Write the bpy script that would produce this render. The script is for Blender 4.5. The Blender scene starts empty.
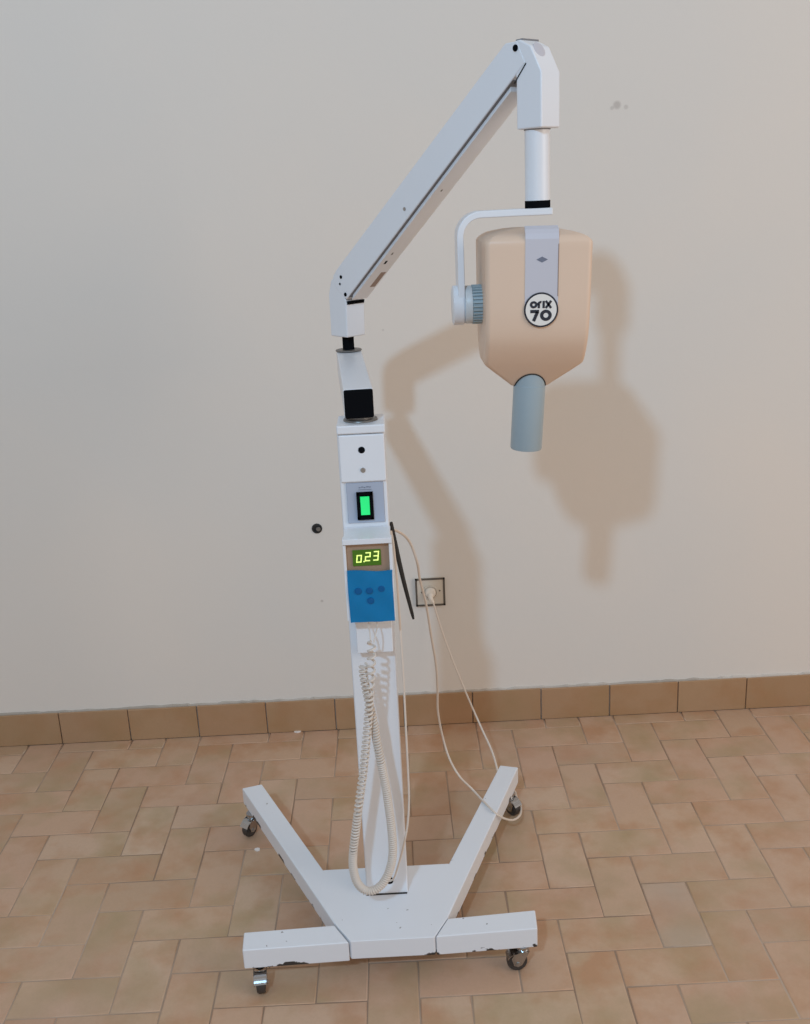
import bpy, bmesh, math, random
from mathutils import Vector, Matrix
C = bpy.context.scene.collection
SC = bpy.context.scene
random.seed(7)
PI = math.pi

# ------------------------------------------------------------------ camera
F_PX, PITCH, ROLL, YAW, CAM_H = 1017.68, 17.45, 2.7146, 0.4174, 1.48508
def cam_axes():
    p, r, y = map(math.radians, (PITCH, ROLL, YAW))
    fw = Vector((math.sin(y)*math.cos(p), math.cos(y)*math.cos(p), -math.sin(p)))
    rt = Vector((math.cos(y), -math.sin(y), 0)); up = rt.cross(fw)
    return rt*math.cos(r)-up*math.sin(r), up*math.cos(r)+rt*math.sin(r), fw
RT, UP, FW = cam_axes()
cd = bpy.data.cameras.new('camera'); cam = bpy.data.objects.new('camera', cd); C.objects.link(cam)
cd.sensor_fit = 'VERTICAL'; cd.sensor_height = 24.0; cd.lens = F_PX/1024*24.0
cd.clip_start = 0.05
M = Matrix((RT, UP, -FW)).transposed().to_4x4(); M.translation = Vector((0, 0, CAM_H))
cam.matrix_world = M
SC.camera = cam
SC.view_settings.view_transform = 'Standard'; SC.view_settings.look = 'None'
SC.view_settings.gamma = 1.0; SC.view_settings.exposure = 0.0
SC.view_settings.use_curve_mapping = False

# ------------------------------------------------------------------ light
w = bpy.data.worlds.new('room_light'); SC.world = w; w.use_nodes = True
bg = w.node_tree.nodes['Background']; bg.inputs[0].default_value = (0.452, 0.415, 0.392, 1); bg.inputs[1].default_value = 1.0
ld = bpy.data.lights.new('ceiling_bulb', 'POINT'); lamp = bpy.data.objects.new('ceiling_bulb', ld); C.objects.link(lamp)
lamp.location = (-0.88, -1.353, 3.217); ld.shadow_soft_size = 0.085; ld.energy = 236.0; ld.color = (0.40, 0.70, 1.0)
# broad warm fill light added at the right, well outside the frame, source unseen
fd_ = bpy.data.lights.new('side_fill', 'AREA'); fill = bpy.data.objects.new('side_fill', fd_); C.objects.link(fill)
fd_.shape = 'RECTANGLE'; fd_.size = 2.6; fd_.size_y = 1.8; fd_.energy = 61.0; fd_.color = (1.0, 0.87, 0.77)
fill.location = (3.9, -0.5, 2.1)
fill.rotation_euler = (Vector((0.1, 1.8, 0.8))-Vector((3.9, -0.5, 2.1))).to_track_quat('-Z', 'Y').to_euler()

# measured-from-the-photo helper: a pixel of the photograph to a point on a plane (used for lengths only)
def ray(px, py): return RT*((px-405)/F_PX) - UP*((py-512)/F_PX) + FW
CP = Vector((0, 0, CAM_H))
def aty(px, py, y): d = ray(px, py); return CP + d*(y/d.y)
def atz(px, py, z): d = ray(px, py); return CP + d*((z-CAM_H)/d.z)

# ------------------------------------------------------------------ materials
def mat(name, col, rough=0.5, metal=0.0, emit=None, estr=0.0, spec=0.5, coat=0.0):
    m = bpy.data.materials.new(name); m.use_nodes = True
    b = m.node_tree.nodes['Principled BSDF']
    b.inputs['Base Color'].default_value = (*col, 1); b.inputs['Roughness'].default_value = rough
    b.inputs['Metallic'].default_value = metal; b.inputs['Specular IOR Level'].default_value = spec
    b.inputs['Coat Weight'].default_value = coat
    if emit: b.inputs['Emission Color'].default_value = (*emit, 1); b.inputs['Emission Strength'].default_value = estr
    return m
class NT:
    def __init__(s, m): s.m = m; s.t = m.node_tree; s.n = s.t.nodes; s.l = s.t.links; s.b = s.n['Principled BSDF']
    def node(s, typ, **kw):
        n = s.n.new(typ)
        for k, v in kw.items():
            if k.startswith('i_'): n.inputs[k[2:].replace('_', ' ')].default_value = v
            else: setattr(n, k, v)
        return n
    def link(s, a, b): s.l.new(a, b)
    def noise(s, vec, scale, detail=3, rough=0.55):
        n = s.node('ShaderNodeTexNoise'); n.inputs['Scale'].default_value = scale
        n.inputs['Detail'].default_value = detail; n.inputs['Roughness'].default_value = rough
        s.link(vec, n.inputs['Vector']); return n.outputs['Fac']
    def ramp(s, fac, stops):
        r = s.node('ShaderNodeValToRGB'); e = r.color_ramp.elements
        while len(e) < len(stops): e.new(0.5)
        for k, (p, c) in zip(e, stops): k.position = p; k.color = (*c, 1) if len(c) == 3 else c
        s.link(fac, r.inputs[0]); return r.outputs[0]
    def mix(s, fac, a, b, mode='MIX'):
        n = s.node('ShaderNodeMix', data_type='RGBA', blend_type=mode)
        for v, k in ((fac, 0), (a, 6), (b, 7)):
            if hasattr(v, 'is_linked') or isinstance(v, bpy.types.NodeSocket): s.link(v, n.inputs[k])
            elif k == 0: n.inputs[0].default_value = v
            else: n.inputs[k].default_value = (*v, 1)
        return n.outputs[2]
    def math(s, op, a, b=0.0):
        n = s.node('ShaderNodeMath', operation=op)
        for v, k in ((a, 0), (b, 1)):
            if isinstance(v, bpy.types.NodeSocket): s.link(v, n.inputs[k])
            else: n.inputs[k].default_value = v
        return n.outputs[0]
    def bump(s, h, strength, dist):
        n = s.node('ShaderNodeBump'); n.inputs['Strength'].default_value = strength; n.inputs['Distance'].default_value = dist
        s.link(h, n.inputs['Height']); s.link(n.outputs[0], s.b.inputs['Normal'])
    def coord(s, which='Object'): return s.node('ShaderNodeTexCoord').outputs[which]
    def world(s): return s.node('ShaderNodeNewGeometry').outputs['Position']

def wall_material():
    m = mat('wall_paint', (0.70, 0.665, 0.615), 0.75, spec=0.3); t = NT(m); v = t.world()
    c = t.ramp(t.noise(v, 1.1, 3), [(0.35, (0.715, 0.690, 0.645)), (0.65, (0.755, 0.705, 0.640))])
    c = t.mix(t.math('MULTIPLY', t.noise(v, 7, 4), 0.12), c, (0.66, 0.66, 0.64))
    # small scuffs and specks of the paint, each where the wall has it
    for (px, py, r, dark) in ((322, 601, 0.005, 0.35), (617, 105, 0.012, 0.35), (626, 107, 0.007, 0.25), (383, 330, 0.004, 0.2), (612, 108, 0.006, .25)):
        p = aty(px, py, 2.655)
        d = t.node('ShaderNodeVectorMath', operation='DISTANCE'); t.link(v, d.inputs[0]); d.inputs[1].default_value = p
        f = t.math('SUBTRACT', 1.0, t.math('DIVIDE', d.outputs['Value'], r)); f = t.math('MULTIPLY', t.math('MAXIMUM', f, 0.0), dark*2)
        f = t.math('MINIMUM', f, dark); c = t.mix(f, c, (0.22, 0.18, 0.16))
    t.link(c, t.b.inputs['Base Color'])
    t.bump(t.noise(v, 45, 4), 0.08, 0.004)
    return m
def tile_material(name, pale=False, dark=False):
    m = mat(name, (0.4, 0.28, 0.2), 0.42, spec=0.42); t = NT(m)
    oi = t.node('ShaderNodeObjectInfo'); v = t.world()
    off = t.node('ShaderNodeVectorMath', operation='SCALE'); t.link(oi.outputs['Random'], off.inputs['Scale']); off.inputs[0].default_value = (17, 23, 31)
    ad = t.node('ShaderNodeVectorMath', operation='ADD'); t.link(v, ad.inputs[0]); t.link(off.outputs[0], ad.inputs[1])
    vv = ad.outputs[0]
    base = t.ramp(oi.outputs['Random'], [(0.0, (0.53, 0.355, 0.230)), (0.35, (0.60, 0.412, 0.272)), (0.7, (0.59, 0.375, 0.250)), (1.0, (0.63, 0.450, 0.310))])
    c = t.mix(t.ramp(t.noise(vv, 9, 4), [(0.45, (0, 0, 0)), (0.68, (0.8, 0.8, 0.8))]), base, (0.50, 0.262, 0.135))
    c = t.mix(t.ramp(t.noise(vv, 6, 3), [(0.48, (0, 0, 0)), (0.72, (0.7, 0.7, 0.7))]), c, (0.40, 0.30, 0.155))
    c = t.mix(t.ramp(t.noise(v, 2.3, 3), [(0.45, (0, 0, 0)), (0.75, (0.4, 0.4, 0.4))]), c, (0.55, 0.355, 0.28))
    c = t.mix(t.math('MULTIPLY', t.noise(vv, 160, 4), 0.25), c, (0.30, 0.205, 0.135))
    if dark: c = t.mix(0.62, c, (0.33, 0.190, 0.085))
    if pale:  # paler tone in noise patches, for one tile
        c = t.mix(t.ramp(t.noise(vv, 5, 2), [(0.35, (0.1, 0.1, 0.1)), (0.6, (0.6, 0.6, 0.6))]), c, (0.46, 0.39, 0.32))
    t.link(c, t.b.inputs['Base Color'])
    rr = t.node('ShaderNodeMapRange'); t.link(t.noise(v, 8, 3), rr.inputs[0]); rr.inputs[3].default_value = 0.32; rr.inputs[4].default_value = 0.55
    t.link(rr.outputs[0], t.b.inputs['Roughness'])
    t.bump(t.noise(vv, 22, 4), 0.25, 0.003)
    return m
def grout_material(name, a, b):
    m = mat(name, a, 0.9, spec=0.1); t = NT(m); v = t.world()
    t.link(t.ramp(t.noise(v, 2.0, 4), [(0.42, a), (0.62, b)]), t.b.inputs['Base Color']); t.bump(t.noise(v, 90, 4), 0.4, 0.002)
    return m
def paint_material(name, col, chips=False, rough=0.33):
    m = mat(name, col, rough, spec=0.5); t = NT(m); v = t.world()
    c = t.mix(t.math('MULTIPLY', t.noise(v, 14, 5), 0.10), col, (col[0]*0.80, col[1]*0.78, col[2]*0.74))
    if chips:
        s = t.node('ShaderNodeSeparateXYZ'); t.link(v, s.inputs[0])
        # bare metal along the lower edge of the steel tube, in ragged flakes
        low = t.math('SUBTRACT', 0.0655, s.outputs['Z']); low = t.math('MULTIPLY', low, 90.0)
        k = t.math('ADD', low, t.math('MULTIPLY', t.math('SUBTRACT', t.noise(v, 24, 4), 0.60), 9.0))
        k = t.math('MULTIPLY', k, t.math('GREATER_THAN', low, 0.0))
        f = t.math('MINIMUM', t.math('MAXIMUM', t.math('MULTIPLY', k, 4.0), 0.0), 1.0)
        c = t.mix(f, c, (0.035, 0.030, 0.028))
        sp = t.math('GREATER_THAN', t.noise(v, 75, 2, 0.4), 0.765)
        c = t.mix(t.math('MULTIPLY', sp, 0.75), c, (0.16, 0.14, 0.13))
    t.link(c, t.b.inputs['Base Color'])
    return m
MAT = dict(
    wall=wall_material(), tile=tile_material('terracotta_tile'), pale=tile_material('terracotta_tile_pale', True),
    grout=grout_material('floor_grout', (0.30, 0.21, 0.15), (0.50, 0.385, 0.295)),
    tile_dark=tile_material('skirting_tile', dark=True),
    plaster=grout_material('skirting_mortar', (0.42, 0.38, 0.33), (0.62, 0.58, 0.53)),
    white=paint_material('white_enamel', (0.77, 0.80, 0.845)),
    white_worn=paint_material('white_enamel_chipped', (0.77, 0.80, 0.845), True, 0.4),
    beige=paint_material('beige_plastic', (0.73, 0.555, 0.425), False, 0.42),
    grey_blue=paint_material('grey_blue_plastic', (0.33, 0.42, 0.47), False, 0.30),
    knob=paint_material('pale_grey_plastic', (0.60, 0.64, 0.66), False, 0.4),
    rib=mat('knob_rib_grey', (0.35, 0.44, 0.48), 0.45),
    black=mat('black_plastic', (0.006, 0.0065, 0.008), 0.6, spec=0.0), rubber=mat('black_rubber', (0.02, 0.02, 0.02), 0.65),
    dark=mat('dark_opening', (0.03, 0.028, 0.027), 0.8), seam=mat('seam_shade', (0.20, 0.20, 0.21), 0.8),
    steel=mat('brushed_steel', (0.42, 0.41, 0.40), 0.32, 0.9), chrome=mat('chrome', (0.46, 0.46, 0.46), 0.2, 1.0),
    tyre=mat('dark_tyre', (0.045, 0.038, 0.034), 0.45), greysteel=mat('grey_washer', (0.20, 0.19, 0.18), 0.4, 0.6),
    silver=mat('silver_plate', (0.60, 0.61, 0.68), 0.38, 0.25), plate=mat('blue_grey_panel', (0.40, 0.455, 0.56), 0.4),
    film=mat('blue_film', (0.003, 0.185, 0.43), 0.3, spec=0.3), film_dark=mat('blue_film_button', (0.001, 0.10, 0.29), 0.4, spec=0.3),
    tan=mat('tan_panel', (0.38, 0.25, 0.17), 0.5), screen=mat('green_screen', (0.03, 0.07, 0.01), 0.25, emit=(0.05, 0.16, 0.0), estr=0.45),
    digit=mat('lit_digit', (0.5, 0.6, 0.1), 0.4, emit=(0.78, 0.95, 0.33), estr=0.85),
    green=mat('lit_green_rocker', (0.02, 0.4, 0.12), 0.3, emit=(0.01, 0.78, 0.19), estr=0.75),
    cream=mat('cream_cable', (0.72, 0.64, 0.56), 0.5), coil=mat('coil_cable', (0.68, 0.62, 0.555), 0.5),
    grip=mat('cable_grip', (0.66, 0.55, 0.44), 0.5),
    badge=mat('badge_white', (0.78, 0.76, 0.72), 0.4), ink=mat('badge_ink', (0.015, 0.018, 0.03), 0.5),
    faint=mat('faint_print', (0.16, 0.18, 0.24), 0.5), label=mat('brown_sticker', (0.30, 0.22, 0.18), 0.5),
    plate_cream=mat('socket_plate', (0.62, 0.56, 0.47), 0.4), frame_dark=mat('socket_frame', (0.10, 0.085, 0.07), 0.45),
    plug=mat('cream_plug', (0.78, 0.70, 0.60), 0.4), chip=mat('paint_flake', (0.85, 0.82, 0.78), 0.7),
)

# ------------------------------------------------------------------ mesh helpers (bmesh in world coordinates)
WL = {}
def link_mesh(name, bm, m, parent=None, bevel=0, smooth=False, seg=2, angle=35, kind=None, label=None):
    bmesh.ops.recalc_face_normals(bm, faces=bm.faces)
    xs = [v.co for v in bm.verts]
    lo = Vector((min(c.x for c in xs), min(c.y for c in xs), min(c.z for c in xs)))
    hi = Vector((max(c.x for c in xs), max(c.y for c in xs), max(c.z for c in xs)))
    c = (lo+hi)/2; c.z = lo.z
    for v in bm.verts: v.co -= c
    if smooth:
        for f in bm.faces: f.smooth = True
        for e in bm.edges:
            if len(e.link_faces) == 2 and e.calc_face_angle(0) > math.radians(angle): e.smooth = False
    me = bpy.data.meshes.new(name); bm.to_mesh(me); bm.free()
    ms = m if isinstance(m, (list, tuple)) else [m]
    for k in ms: me.materials.append(k)
    o = bpy.data.objects.new(name, me); C.objects.link(o)
    WL[o] = c.copy()
    if parent is not None: o.parent = parent; o.location = c - WL[parent]
    else: o.location = c
    if bevel:
        b = o.modifiers.new('bevel', 'BEVEL'); b.width = bevel; b.segments = seg; b.limit_method = 'ANGLE'; b.angle_limit = math.radians(30)
        b.harden_normals = True
        for p in me.polygons: p.use_smooth = True
        if not smooth:
            pass
    if kind: o['kind'] = kind
    if label: o['label'] = label
    return o
def empty(name, loc, label, cat, group=None):
    o = bpy.data.objects.new(name, None); C.objects.link(o); o.location = loc; o.empty_display_size = 0.05
    WL[o] = Vector(loc); o['label'] = label; o['category'] = cat
    if group: o['group'] = group
    return o
def tag(o, label, cat, group=None):
    o['label'] = label; o['category'] = cat
    if group: o['group'] = group
    return o
def box(bm, lo, hi, mi=0):
    x0, y0, z0 = lo; x1, y1, z1 = hi
    vs = [bm.verts.new(p) for p in ((x0,y0,z0),(x1,y0,z0),(x1,y1,z0),(x0,y1,z0),(x0,y0,z1),(x1,y0,z1),(x1,y1,z1),(x0,y1,z1))]
    for f in ((0,3,2,1),(4,5,6,7),(0,1,5,4),(1,2,6,5),(2,3,7,6),(3,0,4,7)):
        bm.faces.new([vs[i] for i in f]).material_index = mi
    return vs
def prism(bm, pts, z0, z1):
    a = [bm.verts.new((x, y, z0)) for x, y in pts]; b = [bm.verts.new((x, y, z1)) for x, y in pts]; n = len(pts)
    bm.faces.new(list(reversed(a))); bm.faces.new(b)
    for i in range(n): bm.faces.new((a[i], a[(i+1) % n], b[(i+1) % n], b[i]))
def slab(bm, pts, off):
    a = [bm.verts.new(p) for p in pts]; b = [bm.verts.new(Vector(p)+Vector(off)) for p in pts]; n = len(pts)
    bm.faces.new(list(reversed(a))); bm.faces.new(b)
    for i in range(n): bm.faces.new((a[i], a[(i+1) % n], b[(i+1) % n], b[i]))
def frame_of(ax):
    ax = Vector(ax).normalized(); t = Vector((0, 0, 1)) if abs(ax.z) < 0.9 else Vector((1, 0, 0))
    u = ax.cross(t).normalized(); return u, ax.cross(u).normalized(), ax
def lathe(bm, base, axis, prof, n=32):
    u, v, a = frame_of(axis); base = Vector(base); rings = []
    for r, h in prof:
        if r < 1e-6: rings.append([bm.verts.new(base+a*h)])
        else: rings.append([bm.verts.new(base+a*h+(u*math.cos(2*PI*i/n)+v*math.sin(2*PI*i/n))*r) for i in range(n)])
    for A, B in zip(rings, rings[1:]):
        for i in range(n):
            j = (i+1) % n
            if len(A) == 1 and len(B) == 1: continue
            if len(A) == 1: bm.faces.new((A[0], B[j], B[i]))
            elif len(B) == 1: bm.faces.new((A[i], A[j], B[0]))
            else: bm.faces.new((A[i], A[j], B[j], B[i]))
def cyl(bm, base, axis, r, h, n=32): lathe(bm, base, axis, [(0, 0), (r, 0), (r, h), (0, h)], n)
def catmull(P, n=10):
    P = [Vector(p) for p in P]; Q = [2*P[0]-P[1]]+P+[2*P[-1]-P[-2]]; out = []
    for i in range(1, len(Q)-2):
        for k in range(n):
            t = k/n; a, b, c, d = Q[i-1:i+3]
            out.append(0.5*((2*b)+(c-a)*t+(2*a-5*b+4*c-d)*t*t+(3*b-a-3*c+d)*t**3))
    out.append(P[-1]); return out
def tube(bm, pts, r, n=8, cap=True):
    pts = [Vector(p) for p in pts]; rings = []; u = None
    for i, p in enumerate(pts):
        t = (pts[min(i+1, len(pts)-1)]-pts[max(i-1, 0)]).normalized()
        if u is None: u = frame_of(t)[0]
        u = (u - t*u.dot(t)).normalized(); v = t.cross(u)
        rr = r(i/(len(pts)-1)) if callable(r) else r
        rings.append([bm.verts.new(p+(u*math.cos(2*PI*k/n)+v*math.sin(2*PI*k/n))*rr) for k in range(n)])
    for A, B in zip(rings, rings[1:]):
        for k in range(n): bm.faces.new((A[k], A[(k+1) % n], B[(k+1) % n], B[k]))
    if cap: bm.faces.new(list(reversed(rings[0]))); bm.faces.new(rings[-1])
def NB(): return bmesh.new()
def boxpart(name, lo, hi, m, parent, bevel=0, label=None, seg=2):
    b = NB(); box(b, lo, hi); return link_mesh(name, b, m, parent, bevel, label=label, seg=seg)
def cylpart(name, base, axis, r, h, m, parent, bevel=0, label=None, n=32):
    b = NB(); cyl(b, base, axis, r, h, n); return link_mesh(name, b, m, parent, bevel, smooth=True, label=label)

# ------------------------------------------------------------------ the room
WY = 2.655
b = NB(); box(b, (-3.2, WY, -0.05), (3.2, WY+0.15, 3.4)); wall = link_mesh('wall_back', b, MAT['wall'], kind='structure')
b = NB(); box(b, (-3.2, -1.6, -0.06), (3.2, WY, -0.0016)); floor = link_mesh('floor', b, MAT['grout'], kind='structure')

def tile_mesh(name, L, W, H, bev, jit, seed):
    rnd = random.Random(seed); bm = NB(); g = 0.0008
    lo = [(-L/2+g, -W/2+g), (L/2-g, -W/2+g), (L/2-g, W/2-g), (-L/2+g, W/2-g)]
    lo = [(x+rnd.uniform(-jit, jit), y+rnd.uniform(-jit, jit)) for x, y in lo]
    def ring(ins, z): return [bm.verts.new((x-math.copysign(ins, x), y-math.copysign(ins, y), z+rnd.uniform(-.0002, .0002))) for x, y in lo]
    R = [ring(0, -H), ring(0, -bev), ring(bev*0.45, -bev*0.3), ring(bev*1.3, 0)]
    for A, B in zip(R, R[1:]):
        for i in range(4): f = bm.faces.new((A[i], A[(i+1) % 4], B[(i+1) % 4], B[i])); f.smooth = True
    f = bm.faces.new(R[-1]); f.smooth = False
    me = bpy.data.meshes.new(name); bm.to_mesh(me); bm.free(); return me
CELL = 0.1; X0, Y0 = -0.705, 1.9946       # herringbone cell 0 left edge, row 0 far edge
tms = [tile_mesh('tile', 0.2, 0.1, 0.010, 0.0022, 0.0007, s) for s in range(6)]
for me in tms: me.materials.append(MAT['tile'])
pale_me = tms[0].copy(); pale_me.materials.clear(); pale_me.materials.append(MAT['pale'])
spots = []
for j in range(-8, 36):
    for i in range(-26, 40):
        s = (i-j) % 4; x = X0+i*CELL; yt = Y0-j*CELL
        if s == 0: cx, cy, rot = x+0.1, yt-0.05, 0.0; ex = (0.1, 0.05)
        elif s == 3: cx, cy, rot = x+0.05, yt-0.1, PI/2; ex = (0.05, 0.1)
        else: continue
        if cy-ex[1] > WY-0.012: continue
        spots.append((cx, cy, rot, i, j, ex))
def view_dist(cx, cy):
    v = Vector((cx, cy, 0))-CP; z = v.dot(FW)
    px = 405+F_PX*v.dot(RT)/z; py = 512-F_PX*v.dot(UP)/z
    return max(0, -px, px-810)+max(0, py-1024)*1.3
spots.sort(key=lambda t: view_dist(t[0], t[1]))
rest = NB()
for k, (cx, cy, rot, i, j, ex) in enumerate(spots):
    if k < 292:
        top = cy+ex[1]
        me = pale_me if (i == 12 and j == 1) else tms[random.randrange(6)]
        o = bpy.data.objects.new('tile', me); C.objects.link(o)
        sc = 1.0
        if top > WY-0.010:                      # cut against the skirting
            cut = top-(WY-0.010); cy2 = cy-cut/2; full = 2*ex[1]; sc = (full-cut)/full
        else: cy2 = cy
        o.parent = floor
        o.location = Vector((cx, cy2, random.uniform(-0.0006, 0.0)))-WL[floor]
        o.rotation_euler = (random.uniform(-.002, .002), random.uniform(-.002, .002), rot + (PI if random.random() < .5 else 0))
        if rot: o.scale = (sc, 1, 1)
        else: o.scale = (1, sc, 1)
    else:
        if cy+ex[1] > WY-0.01: continue
        box(rest, (cx-ex[0]+.0015, cy-ex[1]+.0015, -0.009), (cx+ex[0]-.0015, cy+ex[1]-.0015, -0.0002))
link_mesh('tiles', rest, MAT['tile'], floor, kind='stuff')

b = NB(); box(b, (-3.2, WY-0.004, 0), (3.2, WY, 0.100))
base_b = link_mesh('baseboard_back', b, MAT['plaster'], kind='structure')
bt = []
for s in range(4):
    rnd = random.Random(40+s); bm = NB(); L, H, T = 0.1968, 0.0985, 0.0095
    box(bm, (-L/2, -T, 0), (L/2, 0, H)); 
    for v in bm.verts: v.co.x += rnd.uniform(-.0007, .0007); v.co.z += rnd.uniform(-.0015, .0015)*(v.co.z > 0.01)
    bmesh.ops.bevel(bm, geom=[e for e in bm.edges], offset=0.0014, segments=1, affect='EDGES')
    me = bpy.data.meshes.new('tile'); bm.to_mesh(me); bm.free(); me.materials.append(MAT['tile_dark']); bt.append(me)
for k in range(-11, 20):
    o = bpy.data.objects.new('tile', random.choice(bt)); C.objects.link(o); o.parent = base_b
    o.location = Vector((-0.8080+0.1993*(k+0.5), WY-0.002, 0.0))-WL[base_b]
# ragged mortar line where the wall paint meets the skirting
b = NB(); x = -3.1; rnd = random.Random(5)
top = []
while x < 3.1: top.append((x, rnd.uniform(0.0980, 0.1030))); x += rnd.uniform(0.008, 0.03)
pts = [(p[0], WY-0.0065, p[1]) for p in top]
low = [(p[0], WY-0.0065, 0.096) for p in top]
for (p, q, r, s2) in zip(pts, pts[1:], low, low[1:]):
    vs = [b.verts.new(c) for c in (r, s2, q, p)]; f1 = b.faces.new(vs)
    ws = [b.verts.new((c[0], WY, c[2]+(0.002 if c[2] > .097 else 0))) for c in (r, s2, q, p)]
    b.faces.new((vs[3], vs[2], ws[2], ws[3])); 
link_mesh('mortar_joint', b, MAT['plaster'], base_b, kind='stuff')

# ------------------------------------------------------------------ socket, wall hole, flakes
p = aty(430.2, 591, WY); px_, pz_ = p.x, p.z
out = empty('wall_outlet', (px_, WY, pz_), 'square cream wall socket with dark frame, on the wall behind the machine', 'socket')
h = 0.0415
boxpart('faceplate', (px_-h, WY-0.008, pz_-h), (px_+h, WY, pz_+h), MAT['plate_cream'], out, 0.003)
b = NB(); t_ = 0.0052
ro = 0.0415
for (x0, x1, z0, z1) in ((-ro, ro, ro-t_, ro), (-ro, ro, -ro, -ro+t_), (-ro, -ro+t_, -ro, ro), (ro-t_, ro, -ro, ro)):
    box(b, (px_+x0, WY-0.0095, pz_+z0), (px_+x1, WY-0.007, pz_+z1))
link_mesh('frame', b, MAT['frame_dark'], out)
b = NB(); lathe(b, (px_, WY-0.008, pz_), (0, -1, 0), [(0.0, 0.0), (0.021, 0.0), (0.021, 0.004), (0.018, 0.004), (0.0175, 0.001), (0, 0.001)], 32)
link_mesh('socket_ring', b, MAT['plate_cream'], out, smooth=True)
for dx in (-0.024, 0.0265): cylpart('screw', (px_+dx, WY-0.008, pz_+(0 if dx < 0 else .003)), (0, -1, 0), 0.0022, 0.001, MAT['frame_dark'], out, n=12)

hp = aty(317, 528.5, WY)
wh = empty('wall_anchor', (hp.x, WY, hp.z), 'small dark round anchor stuck in a hole in the bare wall left of the machine', 'anchor')
b = NB(); lathe(b, (hp.x, WY, hp.z), (0, -1, 0), [(0, .0), (0.0145, 0.0), (0.0135, 0.003), (0.010, 0.0035), (0.0085, 0.0005), (0, 0.0004)], 20); link_mesh('sleeve', b, MAT['rubber'], wh, smooth=True)
cylpart('plug_core', (hp.x+0.003, WY-0.0006, hp.z-0.001), (0.2, -1, 0.1), 0.006, 0.007, MAT['greysteel'], wh, 0.001, n=16)

def flake(px, py, s, label):
    c = atz(px, py, 0.0); rnd = random.Random(int(px)); b = NB()
    pts = [(c.x+math.cos(a)*s*rnd.uniform(.6, 1.1), c.y+math.sin(a)*s*.7*rnd.uniform(.6, 1.1)) for a in [k*PI/4 for k in range(8)]]
    prism(b, pts, 0.0, 0.003); o = link_mesh('paint_flake', b, MAT['chip']); tag(o, label, 'debris')
flake(297.5, 731.5, 0.013, 'white paint flake on the floor right against the tiled skirting')
flake(257.5, 850, 0.008, 'white paint flake on the floor beside the left rear caster')

# ------------------------------------------------------------------ the machine
mach = empty('dental_xray_machine', (-0.06, 1.82, 0), 'tall white mobile dental X-ray unit with beige head, standing on the tiled floor', 'x-ray machine')
W, WW = MAT['white'], MAT['white_worn']
ZB, ZT = 0.0555, 0.100
# base
b = NB(); prism(b, [(-.1335, 1.641), (-.1640, 1.690), (-.2045, 1.775), (-.1995, 1.866), (.0726, 1.866), (.0880, 1.775), (.0565, 1.690), (.0300, 1.641)], ZB+.002, ZT)
plate = link_mesh('base_plate', b, WW, mach, 0.0018)
legs = {}
def leg(name, pts, z1=ZT):
    b = NB(); prism(b, pts, ZB, z1); o = link_mesh('leg', b, WW, mach, 0.0025); legs[name] = o; return o
leg('fl', [(-.3430, 1.632), (-.1365, 1.6385), (-.1670, 1.690), (-.3465, 1.6830)])
leg('fr', [(.0325, 1.642), (.2325, 1.6500), (.2355, 1.7040), (.0590, 1.6925)])
leg('rl', [(-.1665, 1.6925), (-.4185, 2.2025), (-.3710, 2.2165), (-.1990, 1.866), (-.1700, 1.80)], ZT-.0003)
leg('rr', [(.0585, 1.6925), (.2690, 2.2330), (.2250, 2.2470), (.0722, 1.866), (.055, 1.80)], ZT-.0003)
# end plugs of the rear legs
# casters
def caster(x, y, ang, label=None, OFF=0.012):
    """ang = heading of the rolling direction about z"""
    c = NB(); top = ZB
    cyl(c, (x, y, top-0.004), (0, 0, 1), 0.0135, 0.005, 20)
    lathe(c, (x, y, 0.040), (0, 0, 1), [(0.010, 0.0), (0.0125, 0.004), (0.0125, 0.009), (0.008, 0.0135), (0.0, 0.0145)], 20)
    d = Vector((math.cos(ang), math.sin(ang), 0)); n = Vector((-d.y, d.x, 0)); wc = Vector((x, y, 0.0205))-d*OFF
    for s in (-1, 1):
        o0 = n*(s*0.0115)
        pts = [Vector((x, y, 0.047))+d*0.011+o0, Vector((x, y, 0.047))-d*0.006+o0, wc+Vector((0, 0, .0225))-d*0.008+o0, wc+Vector((0, 0, .014))-d*0.013+o0, wc+Vector((0, 0, -.003))-d*0.008+o0, wc+Vector((0, 0, -.007))+d*0.0+o0, wc+Vector((0, 0, -.003))+d*0.008+o0]
        slab(c, pts, n*(s*0.0016))
    for k in range(8):                          # curved hood over the wheel
        a0, a1 = [PI*(0.42+0.42*q/8) for q in (k, k+1)]
        q4 = [wc+d*math.cos(a)*r_+Vector((0, 0, math.sin(a)*r_)) for a, r_ in ((a0, .0225), (a1, .0225), (a1, .0238), (a0, .0238))]
        slab(c, [p-n*.0118 for p in q4], n*.0236)
    box(c, (x-0.010, y-0.010, 0.0445), (x+0.010, y+0.010, 0.048))
    co = link_mesh('caster', c, MAT['chrome'], mach, smooth=True, label=label)
    wv = NB(); R = 0.0205
    lathe(wv, wc-n*0.009, n, [(0.004, 0.0), (0.013, 0.0), (0.0145, 0.0015), (0.0185, 0.001), (R, 0.004), (R, 0.014), (0.0185, 0.017), (0.0145, 0.0165), (0.013, 0.018), (0.004, 0.018)], 28)
    link_mesh('wheel', wv, MAT['tyre'], co, smooth=True)
    hb = NB(); cyl(hb, wc-n*0.0145, n, 0.0045, 0.029, 16); link_mesh('axle', hb, MAT['steel'], co, smooth=True)
caster(-0.316, 1.655, PI/2+0.10, OFF=0.021)
caster(0.204, 1.660, 0.10)
caster(-0.393, 2.160, PI*0.30)
caster(0.240, 2.190, PI*0.72)

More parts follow.
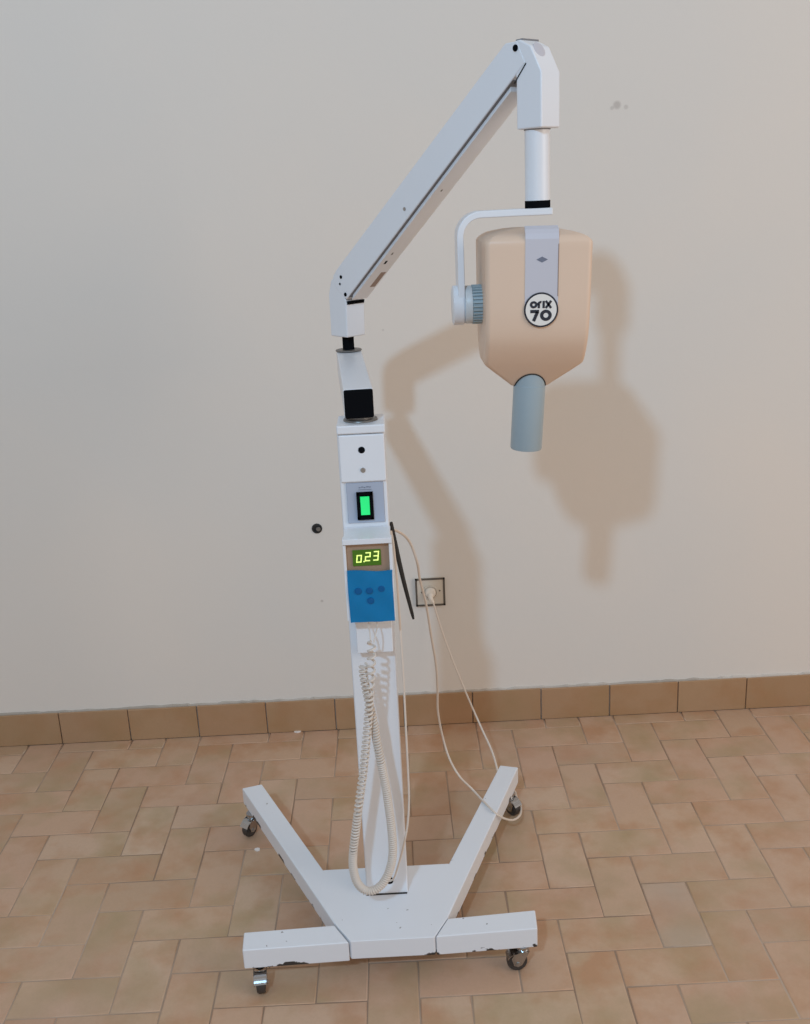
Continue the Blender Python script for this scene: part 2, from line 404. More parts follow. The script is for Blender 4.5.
# column
XL, XR, YF, YB = -0.1035, -0.0180, 1.776, 1.860
b = NB(); box(b, (XL, YF, ZT), (XR, YB, 0.75)); col = link_mesh('column', b, W, mach, 0.003)
b = NB(); box(b, (XL-.001, YF-0.0025, ZT), (XR-.002, YB, ZT+0.0018)); link_mesh('foot_gap_line', b, MAT['dark'], col)  # shade of the gap under the column, put in as a dark strip
cp = aty(389.5, 880, YF)
cylpart('cable_socket', (cp.x, YF+.001, cp.z), (0, -1, 0), 0.0078, 0.004, MAT['black'], col, n=20)
# upper cabinet
cab = boxpart('control_cabinet', (XL+.001, YF+0.003, 0.70), (XR+.001, YB+.002, 1.078), W, mach, 0.003)
zc0 = 0.9880
cov = boxpart('cover', (XL+.003, YF-0.0025, zc0), (XR+.0005, YB, 1.0760), W, cab, 0.003)
cap = boxpart('cap', (XL+.001, YF-0.004, 1.0775), (XR+.0025, YB+.004, 1.0935), W, cab, 0.003)
p1 = aty(361.5, 450, YF-.0025); p2 = aty(363, 470, YF-.0025)
cylpart('hole', (p1.x, YF-0.0022, p1.z), (0, -1, 0), 0.0062, 0.0008, MAT['black'], cab, n=20)
cylpart('screw', (p2.x, YF-0.0022, p2.z), (0, -1, 0), 0.0046, 0.0022, MAT['steel'], cab, 0.0006, n=16)
# switch panel
a0 = aty(346, 486, YF); a1 = aty(386, 522, YF)
pan = boxpart('switch_panel', (a0.x, YF-0.0002, 0.9100), (a1.x-.001, YF+0.006, 0.9860), MAT['plate'], mach, 0.001)
cx = aty(365.2, 505.5, YF).x; cz = aty(365.2, 505.5, YF).z
b = NB(); bw, bh = 0.0150, 0.0262
for (x0, x1, z0, z1) in ((-bw, bw, bh-.0055, bh), (-bw, bw, -bh, -bh+.0055), (-bw, -bw+.0048, -bh, bh), (bw-.0048, bw, -bh, bh)):
    box(b, (cx+x0, YF-0.0045, cz+z0), (cx+x1, YF, cz+z1))
box(b, (cx-bw+.002, YF-0.0010, cz-bh+.002), (cx+bw-.002, YF, cz+bh-.002)); link_mesh('switch_bezel', b, MAT['black'], pan)
b = NB(); slab(b, [(cx-.0082, YF-0.0020, cz-.0175), (cx-.0082, YF-0.0020, cz+.002), (cx-.0082, YF-0.0050, cz+.0175), (cx-.0082, YF, cz+.0175), (cx-.0082, YF, cz-.0175)], (0.0164, 0, 0))
link_mesh('rocker', b, MAT['green'], pan)
b = NB()
for k, (dx, dz, l) in enumerate(((-.010, .0335, .0035), (-.0055, .0345, .004), (-.0008, .0335, .003), (.0035, .0345, .005), (.0092, .034, .003), (-.011, .0300, .024))):
    box(b, (cx+dx, YF-0.0006, cz+dz), (cx+dx+l, YF, cz+dz+(.0016 if k < 5 else .0007)))
link_mesh('print', b, MAT['faint'], pan)
# ring under the swing arm
b = NB(); lathe(b, (-.0597, 1.818, 1.0925), (0, 0, 1), [(0.020, 0), (0.0305, 0), (0.0315, .002), (0.0305, .004), (0.022, .0045), (0.022, .010), (0, .010)], 40)
link_mesh('swivel_ring', b, MAT['greysteel'], mach, smooth=True)

# display housing
HX0, HX1, HF, HZ0, HZ1 = -0.1005, -0.0155, 1.715, 0.739, 0.900
b = NB()
pr = [(HF+.001, HZ0), (YF+.002, HZ0-.002), (YF+.002, HZ1+.002), (HF-.001, HZ1)]
# body behind the recess
slab(b, [(HX0, HF+.012, HZ0), (HX0, YF+.002, HZ0-.002), (HX0, YF+.002, HZ1+.002), (HX0, HF+.012, HZ1)], (HX1-HX0, 0, 0))
hous = link_mesh('display_housing', b, W, mach, 0.0015)
b = NB()
box(b, (HX0-.0015, HF-.003, 0.8900), (HX1+.002, HF+.014, HZ1+.0005))           # hood lip
box(b, (HX0-.0015, HF+.001, 0.742), (HX0+.0040, HF+.014, 0.888))
box(b, (HX1-.0040, HF+.001, 0.742), (HX1+.002, HF+.014, 0.888))
box(b, (HX0+.0035, HF+.001, HZ0), (HX1-.0035, HF+.014, 0.833))
link_mesh('bezel', b, W, hous, 0.0012)
boxpart('display_panel', (HX0+.0038, HF+.0085, 0.831), (HX1-.0038, HF+.0125, 0.8905), MAT['tan'], hous)
# screen
s0 = aty(353.2, 566, HF+.0075); s1 = aty(380.5, 549.0, HF+.0075)
scr = boxpart('screen', (s0.x, HF+.0062, s0.z), (s1.x, HF+.0086, s1.z), MAT['screen'], mach)
SEG = {'0': 'abcdef', '2': 'abged', '3': 'abgcd', '.': '.'}
def digit(bm, ch, x, z, wd, ht, y, th=0.0021):
    sh = 0.12
    def bar(xa, za, xb, zb):
        d = Vector((xb-xa, 0, zb-za)); n = Vector((-d.z, 0, d.x)).normalized()*th/2; e = d.normalized()*th*.35
        A = Vector((xa, y, za)); B = Vector((xb, y, zb)); slab(bm, [A-e+n, B+e+n, B+e-n, A-e-n], (0, -0.0006, 0))
    f = lambda u, v: (x+u*wd+(v-.5)*ht*sh, z+v*ht)
    L = dict(a=((0, 1), (1, 1)), b=((1, .5), (1, 1)), c=((1, 0), (1, .5)), d=((0, 0), (1, 0)), e=((0, 0), (0, .5)), f=((0, .5), (0, 1)), g=((0, .5), (1, .5)))
    for s in SEG[ch]:
        if s == '.': bar(x, z-.0004, x+.0010, z-.0004); continue
        (u0, v0), (u1, v1) = L[s]; bar(*f(u0, v0), *f(u1, v1))
b = NB(); yy = HF+.0061
zz = s0.z+.0085; sw = s1.x-s0.x
digit(b, '0', s0.x+sw*.15, zz-.001, sw*.15, .0125, yy); digit(b, '.', s0.x+sw*.385, zz, 0, 0, yy)
digit(b, '2', s0.x+sw*.46, zz+.001, sw*.155, .0150, yy); digit(b, '3', s0.x+sw*.755, zz+.0015, sw*.15, .0160, yy)
link_mesh('digits', b, MAT['digit'], scr)
# blue film over the keypad, slightly puckered, open to the right edge
b = NB(); nx, nz = 14, 18; fx0, fx1, fz0, fz1 = -0.0975, -0.0165, 0.7395, 0.839; rnd = random.Random(3); G = []
for j in range(nz+1):
    row = []
    for i in range(nx+1):
        u, v = i/nx, j/nz; x = fx0+(fx1-fx0)*u + (0.0015*(1-v)) + (v**8)*(0.001); z = fz0+(fz1-fz0)*v + 0.002*math.sin(u*5+1)*(v > .99)
        y = HF-0.0012+0.0008*math.sin(7*u+9*v)+0.0005*math.sin(17*u-13*v)
        row.append((x, y, z))
    G.append(row)
F = [[b.verts.new(p) for p in r] for r in G]; Bk = [[b.verts.new((p[0], HF+.0015, p[2])) for p in r] for r in G]
for j in range(nz):
    for i in range(nx): b.faces.new((F[j][i], F[j][i+1], F[j+1][i+1], F[j+1][i])); b.faces.new((Bk[j][i], Bk[j+1][i], Bk[j+1][i+1], Bk[j][i+1]))
for i in range(nx): b.faces.new((F[0][i], Bk[0][i], Bk[0][i+1], F[0][i+1])); b.faces.new((F[nz][i], F[nz][i+1], Bk[nz][i+1], Bk[nz][i]))
for j in range(nz): b.faces.new((F[j][0], F[j+1][0], Bk[j+1][0], Bk[j][0])); b.faces.new((F[j][nx], Bk[j][nx], Bk[j+1][nx], F[j+1][nx]))
film = link_mesh('keypad_film', b, MAT['film'], hous, smooth=True, label='glossy blue film over the keypad')
for (px, py) in ((358.3, 591.0), (369.5, 590.5), (381.5, 588.5), (370.8, 600.5)):
    q = aty(px, py, HF); cylpart('button', (q.x, HF, q.z), (0, -1, 0), 0.0062, 0.0030, MAT['film_dark'], hous, 0.001, n=20)
# cable block under the housing
boxpart('cable_block', (-0.0895, 1.750, 0.660), (-0.0215, YF+.002, 0.740), W, mach, 0.002)

# swing arm (towards the wall)
A0 = Vector((-.0597, 1.785, 1.1290)); A1 = Vector((-.0895, 2.220, 1.1390))
da = (A1-A0).normalized(); na = Vector((da.y, -da.x, 0)).normalized(); hw = 0.0268
def tube_sq(bm, P, Q, hw, hh, n):
    d = (Q-P).normalized(); u = d.cross(n).normalized()
    slab(bm, [P+n*hw+u*hh, P-n*hw+u*hh, P-n*hw-u*hh, P+n*hw-u*hh], Q-P)
b = NB(); tube_sq(b, A0+da*0.004, A1, hw, hw, na); sw_arm = link_mesh('swing_arm', b, W, mach, 0.003)
b = NB(); tube_sq(b, A0-da*0.001, A0+da*0.006, hw-.0008, hw-.0008, na); link_mesh('end_cap', b, MAT['black'], sw_arm, 0.003)
EX, EY = -0.0882, 2.190
b = NB(); lathe(b, (EX, EY, 1.1655), (0, 0, 1), [(0.014, 0), (0.0275, 0), (0.0285, .0015), (0.0275, .003), (0.014, .0035)], 36); link_mesh('washer', b, MAT['greysteel'], sw_arm, smooth=True)
b = NB(); lathe(b, (EX, EY, 1.155), (0, 0, 1), [(0, 0), (0.0130, 0), (0.0130, .012), (0.0124, .014), (0.0124, .05), (0, .05)], 28); link_mesh('pivot_pin', b, MAT['black'], sw_arm, smooth=True)

# scissor arm: local frame s (along plan direction), n (towards camera-left), z
E0 = Vector((EX, EY, 0)); K0 = Vector((0.2607, 1.790, 0)); D = (K0-E0).normalized(); N = Vector((D.y, -D.x, 0))
if N.dot(Vector((0, -1, 0))) < 0: N = -N
def ex(bm, prof, n0, n1):
    slab(bm, [E0+D*s+N*n0+Vector((0, 0, z)) for s, z in prof], N*(n1-n0))
def side(px, py, off=0.0262):
    P0 = E0+N*off; d = ray(px, py); t = (P0-CP).dot(N)/d.dot(N); P = CP+d*t; v = P-E0; return v.dot(D), P.z
w2 = 0.0255
b = NB(); ex(b, [(-.026, 1.198), (.0285, 1.198), (.0320, 1.270), (.020, 1.300), (-.004, 1.322), (-.0150, 1.314), (-.0250, 1.285)], -w2, w2)
elb = link_mesh('elbow', b, W, mach, 0.003)
b = NB(); box_pts = [(.0290, 1.2665), (.0335, 1.2665), (.0355, 1.2735), (.0290, 1.2735)]; ex(b, box_pts, -w2+.003, w2-.003); link_mesh('slot', b, MAT['black'], elb)
# upper cover with its long side faces
b = NB(); ex(b, [(.034, 1.2775), (.5290, 1.6745), (.5120, 1.7085), (.4860, 1.7080), (.0090, 1.3385), (-.0060, 1.3240), (.0000, 1.300)], -w2-.0006, w2+.0006)
arm = link_mesh('scissor_arm', b, W, mach, 0.002)
ua = Vector((.80, 0)) 
m_ = (1.6745-1.2775)/(.5290-.034); ang = math.atan(m_); dn = (math.sin(ang), -math.cos(ang))    # (s,z) unit normal of the underside
def under(s, k): return (s+dn[0]*k, 1.2775+(s-.034)*m_+dn[1]*k)
b = NB(); ex(b, [under(.040, -.002), under(.500, -.002), under(.500, .0008), under(.040, .0008)], -w2+.0015, w2-.0015); link_mesh('gap', b, MAT['seam'], arm)
b = NB(); ex(b, [under(.050, -.002), under(.492, -.002), under(.486, .0065), under(.038, .0065)], -w2+.001, w2-.0078)
lk = link_mesh('lower_link', b, W, mach, 0.001)
def on_under(name, s0, s1, n0, n1, m, t=.0006):
    b = NB(); ex(b, [under(s0, .0050), under(s1, .0050), under(s1, .0060+t), under(s0, .0060+t)], n0, n1); link_mesh(name, b, m, lk)
on_under('sticker', .070, .108, -.020, -.006, MAT['label'])
on_under('slot', .130, .138, .000, .006, MAT['black'])
on_under('slot', .152, .158, .001, .005, MAT['seam'])
on_under('slot', .296, .300, -.001, .003, MAT['seam'])
for (px, py, r) in ((341, 277, .0036), (340, 284, .0024), (345.5, 294.5, .0040), (404.5, 209, .0035)):
    s_, z_ = side(px, py); pt = E0+D*s_+N*(w2+.0003)+Vector((0, 0, z_))
    cylpart('bolt', pt, N, r, .0014, MAT['black'] if px < 400 else MAT['steel'], arm, n=14)
# knuckle
KW = 0.0250
b = NB(); ex(b, [(.5085, 1.574), (.5620, 1.574), (.5620, 1.6585), (.5400, 1.6985), (.5160, 1.7105), (.5000, 1.7085), (.5085, 1.650)], -KW+.0025, KW)
kn = link_mesh('knuckle', b, W, mach, 0.003)
s_, z_ = side(515.5, 48); pt = E0+D*s_+N*(w2)+Vector((0, 0, z_)); cylpart('bolt', pt, N, .0052, .0020, MAT['black'], kn, n=18)
b = NB(); ex(b, [(.5040, 1.7075), (.5180, 1.7080), (.5180, 1.7122), (.5040, 1.7118)], -KW+.004, KW-.006); link_mesh('slot', b, MAT['seam'], kn)
s3 = (.5425, 1.6930); sn = Vector(D)*(.041)+Vector((0, 0, .022)); sn.normalize()
pt = E0+D*s3[0]+Vector((0, 0, s3[1]))-sn*.001+N*.007
b = NB(); lathe(b, pt, sn, [(0, 0), (0.0125, 0), (0.0125, .0018), (0.010, .0024), (0, .0024)], 28); link_mesh('cap', b, MAT['silver'], kn, smooth=True)
b = NB(); ex(b, [(.5040, 1.6455), (.5055, 1.6445), (.5315, 1.6730), (.5300, 1.6740)], KW-.001, KW+.0012); link_mesh('seam', b, MAT['dark'], kn)
# drop tube
TX, TY = 0.2613, 1.790
b = NB(); cyl(b, (TX, TY, 1.4605), (0, 0, 1), 0.0208, .13, 40); dt = link_mesh('drop_tube', b, W, mach, smooth=True)
b = NB(); cyl(b, (TX, TY, 1.5725), (0, 0, 1), 0.0218, .003, 40); link_mesh('ring', b, MAT['seam'], dt, smooth=True)
b = NB(); cyl(b, (TX, TY, 1.4490), (0, 0, 1), 0.0214, .012, 40); link_mesh('collar', b, MAT['black'], dt, smooth=True)

# yoke
th = 0.0115; ya, yb = 1.766, 1.830
path = [(0.2835, 1.4430)]
path += [(0.2300, 1.4432)]
cxk, czk, rk = 0.163, 1.4075, 0.0355
for k in range(0, 11):
    a = PI/2+k*PI/20; path.append((cxk+rk*math.cos(a), czk+rk*math.sin(a)*1.0))
path += [(0.1275, 1.330), (0.1272, 1.292)]
b = NB(); rings = []
for i, (x, z) in enumerate(path):
    x0, z0 = path[max(i-1, 0)]; x1, z1 = path[min(i+1, len(path)-1)]
    t = Vector((x1-x0, 0, z1-z0)).normalized(); n = Vector((-t.z, 0, t.x))*th/2
    rings.append([b.verts.new((x+n.x, ya, z+n.z)), b.verts.new((x+n.x, yb, z+n.z)), b.verts.new((x-n.x, yb, z-n.z)), b.verts.new((x-n.x, ya, z-n.z))])
for A, B in zip(rings, rings[1:]):
    for k in range(4): b.faces.new((A[k], A[(k+1) % 4], B[(k+1) % 4], B[k]))
b.faces.new(rings[0]); b.faces.new(rings[-1][::-1])
yoke = link_mesh('yoke', b, W, mach, 0.002, smooth=True)
b = NB(); lathe(b, (0.1120, 1.796, 1.2925), (1, 0, 0), [(0, .001), (0.030, 0), (0.034, .002), (0.034, .018), (0.031, .0215), (0, .0215)], 40); link_mesh('pivot_disc', b, W, yoke, smooth=True)
b = NB(); lathe(b, (0.1335, 1.790, 1.2935), (1, 0, 0), [(0, 0), (0.0315, 0), (0.0325, .002), (0.0325, .012), (0, .013)], 40); kb = link_mesh('knob', b, MAT['knob'], mach, smooth=True)
b = NB(); cyl(b, (0.145, 1.790, 1.2935), (1, 0, 0), 0.0305, .026, 36)
for k in range(32):
    a = 2*PI*k/32; c0 = Vector((0.1462, 1.790+math.cos(a)*.0302, 1.2935+math.sin(a)*.0302)); rd = Vector((0, math.cos(a), math.sin(a))); tg = Vector((0, -math.sin(a), math.cos(a)))*.0018
    slab(b, [c0+tg, c0-tg, c0-tg*.8+rd*.0034, c0+tg*.8+rd*.0034], (.0195, 0, 0))
cyl(b, (0.1655, 1.790, 1.2935), (1, 0, 0), 0.0335, .004, 36)
link_mesh('grip_ring', b, MAT['rib'], kb, smooth=True)

# tube head (tilted a little about its own pivot)
TILT = Matrix.Rotation(math.radians(1.2), 4, 'Y'); PIV = Vector((0.252, 1.790, 1.2925))
def tilt(bm):
    for v in bm.verts: v.co = PIV+TILT @ (v.co-PIV)
HCX, HY0, HY1, HM = 0.2495, 1.705, 1.889, 1.790
ZCH = 1.234        # where the front and back start to slope in
ZBT = 1.148
b = NB(); NZ = 34; NS = 44; rings = []
def halfw(z):
    if z >= 1.192: return 0.0862+0.0022*(z-1.192)/.2
    t = (z-ZBT)/(1.192-ZBT); return 0.0335+(0.0862-.0335)*t
def ycut(z):
    hd = HM-HY0
    if z >= ZCH+.03: return hd
    t = (z-ZBT)/(ZCH-ZBT); v = 0.006+(hd-.006)*t
    k = .014; return -k*math.log(math.exp(-v/k)+math.exp(-hd/k))+k*math.exp(-abs(v-hd)/k)*.0
def rr_section(hw, hd, r, n=6):
    r = min(r, hw*.95, hd*.95); P = []
    for (sx, sy, a0) in ((1, 1, 0), (-1, 1, PI/2), (-1, -1, PI), (1, -1, 3*PI/2)):
        for k in range(n+1):
            a = a0+k*PI/2/n; P.append((sx*(hw-r)+r*math.cos(a), sy*(hd-r)+r*math.sin(a)))
    return P
zs = [ZBT, 1.150, 1.160, 1.170, 1.180, 1.188, 1.192, 1.197, 1.205, 1.215, 1.225, 1.231, 1.237, 1.245, 1.26, 1.29, 1.32, 1.35, 1.375, 1.388, 1.394]
sect = []
for z in zs:
    hw, hd = halfw(z), ycut(z)
    sm = 0.0015*max(0, 1-abs(z-1.192)/.006); hw -= sm
    sect.append([(HCX+x-(.001*(1.2-z)/.05 if z < 1.2 else 0), HM+y*(1.165 if y > 0 and z > 1.2 else 1), z) for x, y in rr_section(hw, hd, 0.0085)])
rt_ = 0.011
for k in range(1, 7):                       # rounded shoulders
    a = k*PI/2/6; ins = rt_*(1-math.cos(a)); z = 1.394+rt_*.85*math.sin(a)
    sect.append([(HCX+x, HM+y*(1.165 if y > 0 else 1), z) for x, y in rr_section(halfw(1.394)-ins, ycut(1.394)-ins, 0.0085)])
R = [[b.verts.new(p) for p in s] for s in sect]
for A, B in zip(R, R[1:]):
    n = len(A)
    for k in range(n): b.faces.new((A[k], A[(k+1) % n], B[(k+1) % n], B[k]))
b.faces.new(R[0][::-1])
# crowned top made of strips so that it can arch from side to side
top = R[-1]; cxv = [v.co.copy() for v in top]
inner_prev = top
for q in (0.8, 0.6, 0.4, 0.2):
    ring = [b.verts.new((HCX+(c.x-HCX)*q, HM+(c.y-HM)*q, c.z)) for c in cxv]
    for k in range(len(ring)): b.faces.new((inner_prev[k], inner_prev[(k+1) % len(ring)], ring[(k+1) % len(ring)], ring[k]))
    inner_prev = ring
b.faces.new(inner_prev)
for v in b.verts:
    if v.co.z > 1.36: 
        u = (v.co.x-HCX)/0.084; v.co.z += 0.0155*max(0, 1-abs(u)**2.6)*min(1, (v.co.z-1.36)/.045)
tilt(b); head = link_mesh('tube_head', b, MAT['beige'], mach, smooth=True, angle=50, label='beige plastic head shell')
# silver strip down the front
b = NB()
SX0, SX1 = 0.2265, 0.2815
prof = [(HY0-.0008, 1.290), (HY0-.0008, 1.402), (HY0+.0010, 1.4110), (HY0+.005, 1.4175), (HY0+.016, 1.4225)]
pin = [(HY0+.004, 1.290), (HY0+.004, 1.394), (HY0+.006, 1.409), (HY0+.010, 1.415), (HY0+.016, 1.418)]
slab(b, [(SX0, y, z) for y, z in prof]+[(SX0, y, z) for y, z in pin[::-1]], (SX1-SX0, 0, 0)); tilt(b)
strip = link_mesh('front_strip', b, MAT['silver'], head)
b = NB(); zc = 1.3695; xc_ = 0.2540
slab(b, [(xc_-.0095, HY0-.0012, zc), (xc_, HY0-.0012, zc+.0048), (xc_+.0095, HY0-.0012, zc), (xc_, HY0-.0012, zc-.0048)], (0, .0006, 0)); tilt(b)
link_mesh('emblem', b, MAT['faint'], head)
b = NB(); box(b, (SX1-.0012, HY0-.0013, 1.31), (SX1, HY0-.0004, 1.394)); tilt(b); link_mesh('edge_line', b, MAT['label'], head)
# round badge
BC = Vector((0.2535, HY0-.0008, 1.2885))
b = NB(); cyl(b, BC, (0, -1, 0), 0.0285, .0012, 48); tilt(b); badge = link_mesh('badge', b, MAT['ink'], head, smooth=True, label='round white badge with a dark ring')
b = NB(); cyl(b, BC, (0, -1, 0), 0.0257, .0016, 48); tilt(b); link_mesh('badge_face', b, MAT['badge'], head, smooth=True)
def text_part(body, size, x, z, y, sx, off, parent, name):
    cu = bpy.data.curves.new(name, 'FONT'); cu.body = body; cu.size = size; cu.extrude = 0.0003; cu.offset = off; cu.align_x = 'CENTER'; cu.align_y = 'CENTER'
    cu.space_character = 1.0; cu.resolution_u = 4
    to = bpy.data.objects.new(name, cu); C.objects.link(to); bpy.context.view_layer.update()
    me = bpy.data.meshes.new_from_object(to.evaluated_get(bpy.context.evaluated_depsgraph_get()))
    bpy.data.objects.remove(to); bm = NB(); bm.from_mesh(me)
    mx = [v.co.x for v in bm.verts]; my = [v.co.y for v in bm.verts]; ox = (max(mx)+min(mx))/2; oy = (max(my)+min(my))/2
    wd = max(mx)-min(mx); ht = max(my)-min(my)
    for v in bm.verts: v.co = Vector((x+(v.co.x-ox)/wd*sx[0], y-v.co.z, z+(v.co.y-oy)/ht*sx[1]))
    tilt(bm); return link_mesh(name, bm, MAT['ink'], parent)
def arcs(bm, x, z, ro, ri, y, a0=0, a1=2*PI, n=24, sx=1.0):
    """a flat ring (or part of one) in the x-z plane"""
    A = []
    for k in range(n+1):
        a = a0+(a1-a0)*k/n; A.append(((x+math.cos(a)*ro*sx, z+math.sin(a)*ro), (x+math.cos(a)*ri*sx, z+math.sin(a)*ri)))
    for (o0, i0), (o1, i1) in zip(A, A[1:]):
        slab(bm, [(o0[0], y, o0[1]), (o1[0], y, o1[1]), (i1[0], y, i1[1]), (i0[0], y, i0[1])], (0, -.0005, 0))
ty = BC.y-.0016; tx = BC.x; tz = BC.z
# the lettering: orix above 70, in heavy strokes
b = NB(); zb = tz+.0028; xh = .0118; st = .0038
arcs(b, tx-.0125, zb+xh/2, xh/2, xh/2-st, ty, sx=1.08)                                                    # o
def stroke(pts, t=st):
    for (xa, za), (xb, zb_) in zip(pts, pts[1:]):
        d = Vector((xb-xa, 0, zb_-za)); n = Vector((-d.z, 0, d.x)).normalized()*t/2
        P, Q = Vector((xa, ty, za)), Vector((xb, ty, zb_)); slab(b, [P+n, Q+n, Q-n, P-n], (0, -.0005, 0))
stroke([(tx-.0040, zb), (tx-.0040, zb+xh*.6)]); arcs(b, tx-.0008, zb+xh*.50, xh*.50, xh*.50-st, ty, PI*.42, PI, 10)   # r
stroke([(tx+.0040, zb), (tx+.0040, zb+xh)])                                                               # i
stroke([(tx+.0075, zb+xh), (tx+.0165, zb)]); stroke([(tx+.0165, zb+xh), (tx+.0075, zb)])                  # x
zb2 = tz-.0182; hh = .0185; s7 = .0052
stroke([(tx-.0180, zb2+hh-s7/2), (tx-.0035, zb2+hh-s7/2)], s7); stroke([(tx-.0058, zb2+hh-s7*.6), (tx-.0125, zb2)], s7)   # 7
arcs(b, tx+.0080, zb2+hh/2, hh/2, hh/2-s7, ty, sx=1.05)                                                   # 0
tilt(b); link_mesh('lettering', b, MAT['ink'], head)
# cone
CX = 0.2480
CT = Matrix.Rotation(math.radians(3.6), 4, 'Y')
b = NB(); lathe(b, (CX, HM, 1.2000), (0, 0, -1), [(0, 0), (0.0274, 0), (0.0274, .0515), (0.0284, .0525), (0.0284, .166), (0.0272, .1685), (0.0250, .168), (0.0245, .120), (0, .120)], 56)
for v in b.verts: v.co = Vector((CX, HM, ZBT))+CT @ (v.co-Vector((CX, HM, ZBT)))
tilt_shift = TILT @ (Vector((CX, HM, ZBT))-PIV)+PIV-Vector((CX, HM, ZBT))
for v in b.verts: v.co += tilt_shift
cone = link_mesh('cone', b, MAT['grey_blue'], mach, smooth=True, angle=30, label='grey-blue cylindrical aiming cone')
b = NB(); slope = (ZCH-ZBT)/((HM-HY0)-.006); pts = []
for k in range(-14, 15):
    a = k*PI/2/14; rr = .0280; yy_ = rr*math.cos(a); z = ZBT+max(0, yy_-.006)*slope
    pts.append((CX+rr*math.sin(a), HM-yy_-.0006, z-.0004))
tube(b, pts, .0011, 6); tilt(b); link_mesh('cone_joint_line', b, MAT['dark'], head, smooth=True)  # thin dark line drawn where the cone meets the shell

# black strap hanging behind the cabinet
p0 = aty(391.5, 527, 1.868); p1 = aty(413.5, 619, 1.868)
b = NB(); mid = (p0+p1)/2+Vector((-.0012, 0, -.002))
tube(b, catmull([p0+Vector((-.0015, 0, .006)), p0, mid, p1], 8), lambda t: .0034+.0012*math.sin(PI*min(1, t*1.05)) if t < .97 else .0022, 8)
link_mesh('lever', b, MAT['rubber'], mach, smooth=True, label='slim black rod angled out behind the cabinet')

# coiled hand-switch cable
YC = 1.692
pix = [(371.5, 641, YC+.006), (371.5, 652, YC), (371, 668, YC), (370, 690, YC), (368.5, 715, YC), (366.5, 740, YC), (363.5, 770, YC), (359.5, 800, YC), (355.8, 830, YC), (353.2, 852, YC), (353.2, 868, YC), (357, 882, YC),
       (365.5, 890.5, YC), (375.5, 889.5, YC), (384.5, 881, YC+.004), (390.5, 867, YC+.008), (392.8, 850, YC+.010), (391.5, 828, YC+.012), (388.5, 805, YC+.014), (385.5, 785, YC+.015), (381.5, 765, YC+.015), (377.5, 745, YC+.014), (373.5, 722, YC+.013), (368.5, 700, YC+.012), (365.2, 684, YC+.010), (363.2, 672, YC+.010), (363.5, 664, YC+.010)]
P = catmull([aty(*q) for q in pix], 14)
cum = [0.0]
for a, c in zip(P, P[1:]): cum.append(cum[-1]+(c-a).length)
LT = cum[-1]
def at_len(s):
    import bisect
    i = max(1, min(len(P)-1, bisect.bisect_left(cum, s))); t = (s-cum[i-1])/(cum[i]-cum[i-1]+1e-9); return P[i-1].lerp(P[i], min(1, max(0, t)))
def pitch(s):
    f = s/LT
    if f < .10: return .0150
    if f < .34: return .0098
    if f < .42: return .0065
    if f < .80: return .0046
    if f < .9: return .0060
    return .0085
H = []; s = 0.0; ph = 0.0; u = None; ns = 10
while s < LT:
    p = at_len(s); t = (at_len(min(LT, s+.004))-at_len(max(0, s-.004))).normalized()
    if u is None: u = frame_of(t)[0]
    u = (u-t*u.dot(t)).normalized(); v = t.cross(u); rad = .0066
    H.append(p+(u*math.cos(ph)+v*math.sin(ph))*rad); ph += 2*PI/ns; s += pitch(s)/ns
b = NB(); tube(b, H, .0024, 5); coil = link_mesh('coiled_cable', b, MAT['coil'], mach, smooth=True, label='cream coiled cable hanging in a long loop')
b = NB()
for x0, x1 in ((368.8, 370.5), (377.0, 373.5)):
    tube(b, catmull([aty(x0, 619, 1.735), aty(x0, 627, 1.722), aty((x0+x1)/2+.3, 634, 1.705), aty(x1, 643, 1.697)], 6), .0013, 6)
link_mesh('lead', b, MAT['coil'], coil, smooth=True)
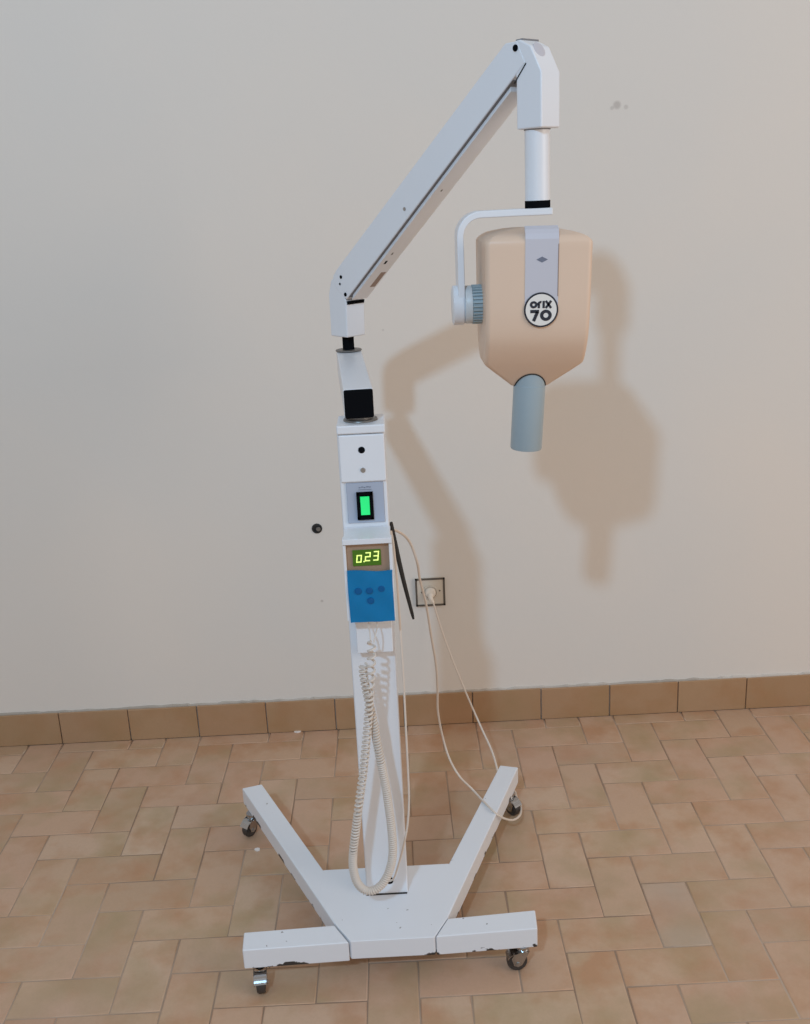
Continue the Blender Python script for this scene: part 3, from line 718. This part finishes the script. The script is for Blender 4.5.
# thin straight cable down the right of the column to the socket at its foot
q = [(391, 531, 1.800), (393.5, 545, 1.785), (396.5, 575, 1.776), (399, 610, 1.772), (401.5, 650, 1.770), (404, 690, 1.770), (406, 730, 1.770), (408, 770, 1.768), (409, 800, 1.766), (407.5, 825, 1.762), (403, 848, 1.758), (398, 866, 1.756), (394, 878, 1.757), (390, 881, 1.770)]
b = NB(); tube(b, catmull([aty(*k) for k in q], 8), .0021, 7); link_mesh('thin_cable', b, MAT['cream'], mach, smooth=True)

# ------------------------------------------------------------------ power cord
pg = Vector((px_, WY-.010, pz_))
cordroot = empty('power_cord', (px_, 2.40, 0), 'thin cream mains cord looping over the right rear leg up to the wall socket', 'cord')
pts = [Vector((-0.030, 1.868, 0.865)), aty(397, 531, 1.885), aty(409, 541, 1.93), aty(417, 562, 1.96), aty(420, 580, 1.99), aty(426, 604, 2.02), aty(431, 635, 2.06), aty(436, 665, 2.10), aty(437.5, 690, 2.13), aty(438, 712, 2.145), aty(443, 738, 2.15),
       aty(450, 760, 2.14), aty(460, 777, 2.13), atz(472, 789, .1035), atz(484, 802, .1030), atz(494, 812, .1030), Vector(atz(503, 818, .080)), Vector(atz(513, 820, .050)), atz(520, 815, .030), atz(521, 806, .012), atz(517, 798, .006), Vector((0.262, 2.275, .006)), Vector((0.235, 2.29, .008)),
       aty(493, 754, 2.36), aty(481, 727, 2.42), aty(470, 702, 2.47), aty(459, 676, 2.52), aty(448, 648, 2.57), aty(439, 622, 2.605), aty(433.5, 603, 2.618)]
b = NB(); tube(b, catmull(pts, 9), .0026, 7); link_mesh('cable', b, MAT['cream'], cordroot, smooth=True)
b = NB(); lathe(b, (px_, WY-.0095, pz_), (0, -1, 0), [(0, 0), (.0150, 0), (.0150, .008), (.0120, .013), (0, .014)], 24)
tube(b, catmull([(px_, WY-.024, pz_-.002), (px_+.0005, WY-.033, pz_-.010), aty(433.5, 603, 2.618)], 5), lambda t: .0085*(1-t)+.004*t, 10)
link_mesh('plug', b, MAT['plug'], cordroot, smooth=True)
cylpart('strain_relief', (px_+.001, WY-.030, pz_-.012), (0, -1, -.1), .0042, .006, MAT['frame_dark'], cordroot, n=12)
